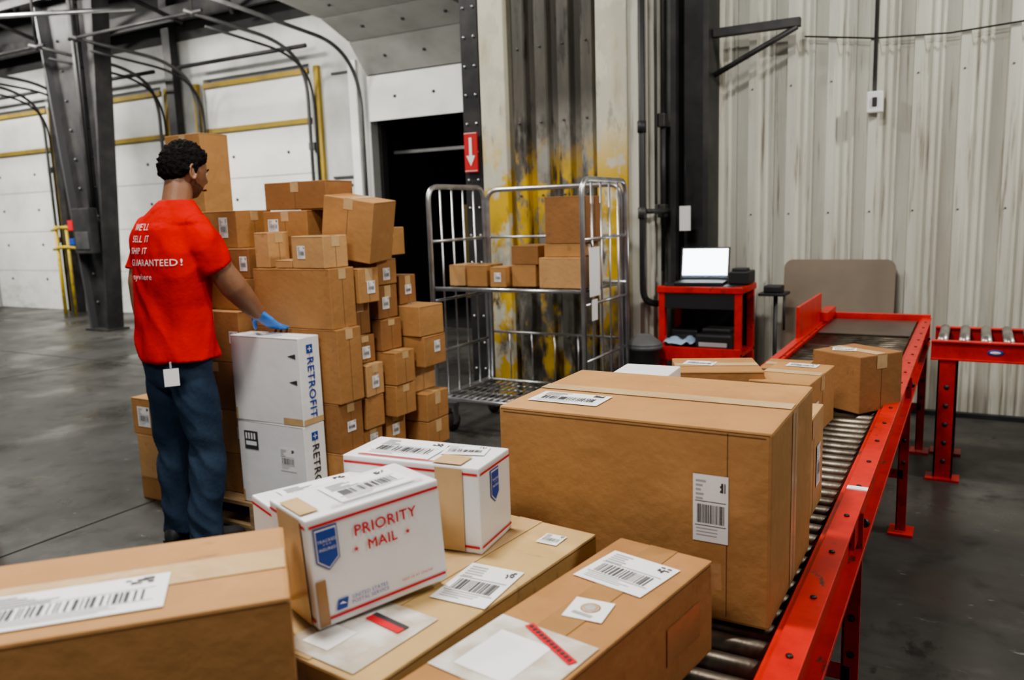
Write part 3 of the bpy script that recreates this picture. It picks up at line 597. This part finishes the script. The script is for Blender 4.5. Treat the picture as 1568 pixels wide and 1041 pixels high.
# ------------------------------------------------------------------ worker
P0=Vector((-3.1,2.34,0)); worker=bpy.data.objects.new('warehouse_worker',None); bpy.context.collection.objects.link(worker); worker.location=P0
def ring(c,rx,ry,n=28,p=2.3):
    o=[]
    for j in range(n):
        a=2*PI*j/n; ca,sa=math.cos(a),math.sin(a)
        o.append(Vector((c[0]+rx*math.copysign(abs(ca)**(2/p),ca),c[1]+ry*math.copysign(abs(sa)**(2/p),sa),c[2])))
    return o
def remesh(b,name,vox,m,it=6,disp=None,X=None):
    ob=b.obj(name); md=ob.modifiers.new('r','REMESH'); md.mode='VOXEL'; md.voxel_size=vox
    sm=ob.modifiers.new('s','SMOOTH'); sm.iterations=it; sm.factor=.5
    dg=bpy.context.evaluated_depsgraph_get(); dg.update(); me=bpy.data.meshes.new_from_object(ob.evaluated_get(dg))
    bpy.data.objects.remove(ob); me.materials.clear(); me.materials.append(m)
    if disp:
        ns=[v.normal.copy() for v in me.vertices]
        for v,n in zip(me.vertices,ns): v.co+=n*disp(v.co,n)
    if X: me.transform(X)
    for p in me.polygons: p.use_smooth=True; p.material_index=0
    o=bpy.data.objects.new(name,me); bpy.context.collection.objects.link(o); o.parent=worker; return o
def ridge(p): return (1-abs(noise.noise(p))*2.2)
b=B()
T=[(.885,.035,.012,.205,.142),(.93,.033,.013,.200,.142),(1.02,.03,.018,.188,.134),(1.12,.03,.02,.180,.130),(1.25,.035,.025,.188,.134),(1.36,.037,.035,.194,.134),(1.455,.038,.045,.186,.118),(1.505,.04,.055,.155,.100),(1.548,.044,.065,.105,.084),(1.582,.046,.073,.068,.066)]
b.rings([ring((x,y,z),rx,ry) for z,x,y,rx,ry in T],SHIRT)
b.tube([(.12,.05,1.455),(.175,.045,1.452),(.213,.055,1.39),(.236,.078,1.325),(.246,.096,1.28)],[.07,.079,.079,.078,.078],SHIRT,16)
b.tube([(-.05,.06,1.455),(-.12,.06,1.452),(-.172,.045,1.37),(-.188,.03,1.27)],[.07,.076,.074,.070],SHIRT,16)
def wr(co,n):
    f_=noise.noise(Vector((co.x*6,co.y*6,co.z*3.5)))*.014
    q=co.z*5+(co.x-co.y)*7
    f_+=(ridge(Vector((q,co.z*2.2+3,co.x*3)))-.6)*.011+noise.noise(Vector((co.x*20,co.y*20,co.z*11)))*.003
    k=max(0,1-(co.z-.88)/.5); f_+=(ridge(Vector(((co.x*1.2-co.y)*6,co.z*1.8,4)))-.6)*.020*k
    if co.z>1.48: f_*=.35
    return f_
shirt=remesh(b,'shirt',.009,SHIRT,3,wr)
sme=shirt.data; bv=BVHTree.FromPolygons([v.co.copy() for v in sme.vertices],[list(p.vertices) for p in sme.polygons])
tb=B(); bm_=B()
for i,(t,sz,zz) in enumerate([("WE'LL",.040,1.465),("SELL IT",.040,1.415),("SHIP IT",.038,1.365),("GUARANTEED!",.040,1.315),("anywhere",.036,1.255)]): bm_.text(t,sz,WHITE,Matrix.Translation((-.105,zz,0)),align='LEFT')
vs=[]
for v in bm_.v:
    x=v.x*1.0+.03; hit=bv.ray_cast(Vector((x,-.8,v.y)),Vector((0,1,0)))
    y=hit[0].y if hit[0] else -.1
    vs.append(Vector((x,y-.005,v.y)))
tb.add(vs,bm_.f,WHITE); tb.obj('shirt_print',parent=worker)
b=B()
b.rings([ring((x,y,z),rx,ry) for z,x,y,rx,ry in[(.76,.02,.02,.10,.10),(.80,.02,.02,.160,.118),(.88,.025,.015,.172,.124),(.97,.03,.018,.165,.116),(1.0,.03,.02,.16,.115)]],DENIM)
b.tube([(.100,.02,.90),(.110,.02,.78),(.122,.035,.62),(.127,.05,.47),(.122,.03,.30),(.115,.01,.14),(.115,.01,.05)],[.085,.096,.090,.080,.076,.073,.078],DENIM,18)
b.tube([(-.055,.02,.90),(-.065,.025,.78),(-.075,.03,.62),(-.08,.035,.47),(-.085,.03,.30),(-.085,.03,.14),(-.085,.03,.05)],[.085,.096,.090,.080,.076,.073,.078],DENIM,18)
def wj(co,n):
    k=.9+1.6*max(0,1-co.z/.35)+.7*math.exp(-((co.z-.47)/.08)**2)
    return ((ridge(Vector((co.x*6,co.y*6,co.z*8+co.x*9)))-.6)*.007+noise.noise(Vector((co.x*9,co.y*9,co.z*7)))*.008)*k
remesh(b,'jeans',.009,DENIM,2,wj)
b=B(); 
for x,y in((.115,.01),(-.085,.03)):
    rs=[]
    for yy,w,h in((-.08,.020,.04),(-.07,.036,.075),(-.02,.040,.10),(.05,.043,.095),(.12,.048,.065),(.18,.044,.05),(.205,.02,.03)):
        rs.append([(x+w*math.cos(2*PI*j/16),y+yy,max(0.004,h*.5+h*.5*math.sin(2*PI*j/16)*1.0)) for j in range(16)])
    b.rings(rs,SHOE)
    b.box(x-.045,x+.045,y-.075,y+.16,.001,.022,BLACK,.008)
b.obj('shoes',parent=worker)
b=B()
b.tube([(.236,.072,1.35),(.256,.108,1.262),(.263,.155,1.195),(.259,.215,1.135),(.252,.270,1.082),(.25,.30,1.055)],[.058,.056,.060,.052,.041,.035],SKIN,16)
b.tube([(-.185,.04,1.31),(-.200,.025,1.22),(-.212,.035,1.12),(-.222,.045,1.02),(-.225,.05,.96)],[.05,.048,.045,.035,.029],SKIN,16)
remesh(b,'forearms',.008,SKIN,3)
def hand(name,W,fd,dn,side,curl,K=1.0):
    W=Vector(W); fd=Vector(fd).normalized(); dn=Vector(dn); dn=(dn-fd*dn.dot(fd)).normalized(); sd=Vector(side); sd=(sd-fd*sd.dot(fd)-dn*sd.dot(dn)).normalized()
    b=B(); rs=[]
    for t,w,h in((-.055,.042,.038),(-.03,.037,.033),(-.005,.032,.026),(.02,.037,.021),(.05,.044,.020),(.078,.044,.017),(.092,.038,.012)):
        rs.append([W+fd*t*K+sd*w*K*math.cos(2*PI*j/20)+dn*h*math.sin(2*PI*j/20) for j in range(20)])
    b.rings(rs,GLOVE)
    for k,(o,L) in enumerate(((.032,.076),(.011,.086),(-.011,.079),(-.032,.062))):
        p=W+(fd*.075+sd*o)*K; d=(fd+sd*o*6.5).normalized(); pts=[p]; ang=0
        for q,fr in enumerate((.22,.38,.25,.2)):
            ang+=curl[k%len(curl)] if q else curl[k%len(curl)]*.3
            p=p+(d*math.cos(ang)+dn*math.sin(ang))*L*fr*K; pts.append(p)
        b.tube(pts,[.0112,.0104,.0098,.0090,.006],GLOVE,10)
    p=W+(fd*.025+sd*.032)*K; d1=(fd*.55+sd*.8+dn*.25).normalized()*K; d2=(fd*.85+sd*.45+dn*.3).normalized()*K
    b.tube([W+fd*.01+sd*.015,p,p+d1*.034,p+d1*.034+d2*.030,p+d1*.034+d2*.050],[.016,.0150,.0125,.011,.0075],GLOVE,10)
    return remesh(b,name,.003,GLOVE,2)
hand('glove_resting',(.248,.290,1.062),(.10,.76,-.66),(0,-.5,-.8),(-.9,.1,-.1),(-.22,-.20,-.18,-.16),1.15)
hand('glove_hanging',(-.225,.05,.965),(.02,.12,-1),(.9,.25,.1),(.1,1,0),(.3,.32,.36,.4))
hc=Vector((.050,.124,1.707))
RH=Matrix.Translation(hc)@Matrix.Rotation(math.radians(-9),4,'Z')@Matrix.Rotation(math.radians(-13),4,'X')@Matrix.Translation(-hc)
b=B(); b.tube([(.045,.066,1.50),(.046,.072,1.56),(.048,.088,1.63),(.050,.105,1.69)],[.070,.064,.061,.058],SKIN,18); remesh(b,'neck',.006,SKIN,2)
b=B()
n1,n2=48,36
def headp(th,ph):
    x=math.cos(ph)*math.cos(th); y=math.cos(ph)*math.sin(th); z=math.sin(ph)
    X=.078*x;Y=.100*y;Zz=.117*z
    if z<0: 
        t=-z; X*=1-.22*t; Y*=1-.06*t
        if y>0: Y+=.022*t
        else: Y*=1-.25*t
    if y>0: 
        Y+=.022*math.exp(-((x/.16)**2+((z+.20)/.15)**2)); Y+=.005*math.exp(-((z-.12)/.08)**2-(x/.5)**2)
        Y+=.007*math.exp(-((x/.3)**2+((z+.55)/.06)**2)); Y+=.010*math.exp(-((x/.3)**2+((z+.88)/.12)**2))
        for sx_ in(-.38,.38): Y-=.007*math.exp(-(((x-sx_)/.16)**2+((z-0.0)/.10)**2))
    return Vector((X,Y,Zz))
rs=[]
for i in range(n2+1):
    ph=-PI/2+PI*(i+.01*(i==0)-.01*(i==n2))/n2
    rs.append([hc+headp(2*PI*j/n1,ph) for j in range(n1)])
b.rings(rs,SKIN)
for sx_ in(-1,1):
    e=hc+Vector((sx_*.078,-.004,-.010))
    b.tube([e+Vector((sx_*(.007+.006*math.cos(a_-PI)*.5),.017*math.cos(a_)-.004*math.sin(a_),.031*math.sin(a_))) for k,a_ in enumerate([PI*.30+i*2*PI*.82/12 for i in range(13)])],.0055,SKIN,8)
    b.ell(e,.006,.013,.025,SKIN,10,8)
remesh(b,'head',.0038,SKIN,1,None,RH)
b=B()
for sx_ in(-1,1):
    e=hc+Vector((sx_*.029,.084,.002)); b.ell(e,.011,.009,.009,WHITE,12,8); b.ell(e+Vector((0,.006,0)),.005,.005,.005,BLACK,10,6)
    b.tube([hc+Vector((sx_*.014,.100,.020)),hc+Vector((sx_*.03,.098,.026)),hc+Vector((sx_*.046,.086,.020))],.0035,HAIR,6)
b.ell(hc+Vector((0,.108,-.064)),.020,.006,.005,mat('lips',(.26,.10,.07),.5),12,6)
b.obj('face_details',parent=worker).data.transform(RH)
def sstep(t): t=max(0,min(1,t)); return t*t*(3-2*t)
def shell(name,fn,m):
    b=B(); hn=120; hm=90; vs=[]
    for i in range(hm+1):
        ph=-PI/2+PI*(i+.01*(i==0)-.01*(i==hm))/hm
        for j in range(hn):
            th=2*PI*j/hn; p=headp(th,ph); x=math.cos(ph)*math.cos(th); y=math.cos(ph)*math.sin(th); z=math.sin(ph)
            vs.append(hc+p+p.normalized()*fn(x,y,z,th,ph,p))
    fs=[(i*hn+j,i*hn+(j+1)%hn,(i+1)*hn+(j+1)%hn,(i+1)*hn+j) for i in range(hm) for j in range(hn)]
    b.add(vs,fs+[[hm*hn+j for j in range(hn)],[j for j in range(hn)][::-1]],m,smooth=True); b.obj(name,parent=worker).data.transform(RH)
def hairf(x,y,z,th,ph,p):
    if y<-.12: line=-.56+.50*math.exp((y+.12)*3.5)
    elif y<.18: line=-.06+.40*abs(y)- .18*math.exp(-((y-.10)/.05)**2)
    else: line=.06+.62*(y-.18)
    line+=.04*noise.noise(Vector((th*6,ph*6,1)))
    curl=.004*noise.noise(p*150)+.006*noise.noise(p*75); k=sstep((z-line)/.25)
    return -.004+.0075*sstep((z-line)/.03)+.011*k+curl*(.3+k*1.4) if z>line-.03 else -.008
shell('hair',hairf,HAIR)
def beardf(x,y,z,th,ph,p):
    top=-.34-.22*max(0,y-.35)+.25*math.exp(-((y-.05)/.12)**2)
    t=sstep((top-z)/.14)*sstep((y+.12)/.12)
    if abs(x)<.30 and -.66<z<-.44 and y>0: t=0
    return -.0050+.0060*t+.0009*noise.noise(p*200)
shell('beard',beardf,BEARD)
b=B(); M=Matrix.Translation((.165,-.130,.85))@Matrix.Rotation(math.radians(53),4,'Z'); b.box(-.030,.030,-.001,.001,-.055,.02,WHITE,0,M); b.box(-.004,.004,-.002,.001,.02,.05,GREY,0,M); b.obj('id_badge',parent=worker)

# ------------------------------------------------------------------ lights
def area(name,loc,sx,sy,e,col=(1,.965,.90),tgt=None):
    l=bpy.data.lights.new(name,'AREA'); l.shape='RECTANGLE'; l.size=sx; l.size_y=sy; l.energy=e; l.color=col
    o=bpy.data.objects.new(name,l); bpy.context.collection.objects.link(o); o.location=loc
    if tgt: o.rotation_euler=(Vector(tgt)-Vector(loc)).to_track_quat('-Z','Y').to_euler()
    return o
area('door_fill_light',(-1.5,1.2,5.2),.8,.4,175)
area('door_fill_light',(3.4,4.2,5.0),.5,.4,190,tgt=(0,6.2,1.8))  # unseen side lamp added to rake the far wall and shade its ribs
area('door_fill_light',(-5.5,3.4,5.2),.8,.4,200)
area('door_fill_light',(-10,4.5,5.0),1.5,.6,330,tgt=(-10,8,1))
area('door_fill_light',(-14.5,5.0,5.0),1.5,.6,360,tgt=(-14.5,8.2,1))
area('door_fill_light',(-7.0,5.6,3.7),1.0,.5,60,tgt=(-7.2,8.6,2))  # unseen lamp added near the doors to brighten the dock wall
area('door_fill_light',(-.8,-1.5,4.6),1.6,.8,105,tgt=(-1.5,3,.8))
w=bpy.data.worlds.new('world'); bpy.context.scene.world=w; w.use_nodes=True
w.node_tree.nodes['Background'].inputs[0].default_value=(.90,.94,1,1); w.node_tree.nodes['Background'].inputs[1].default_value=.18
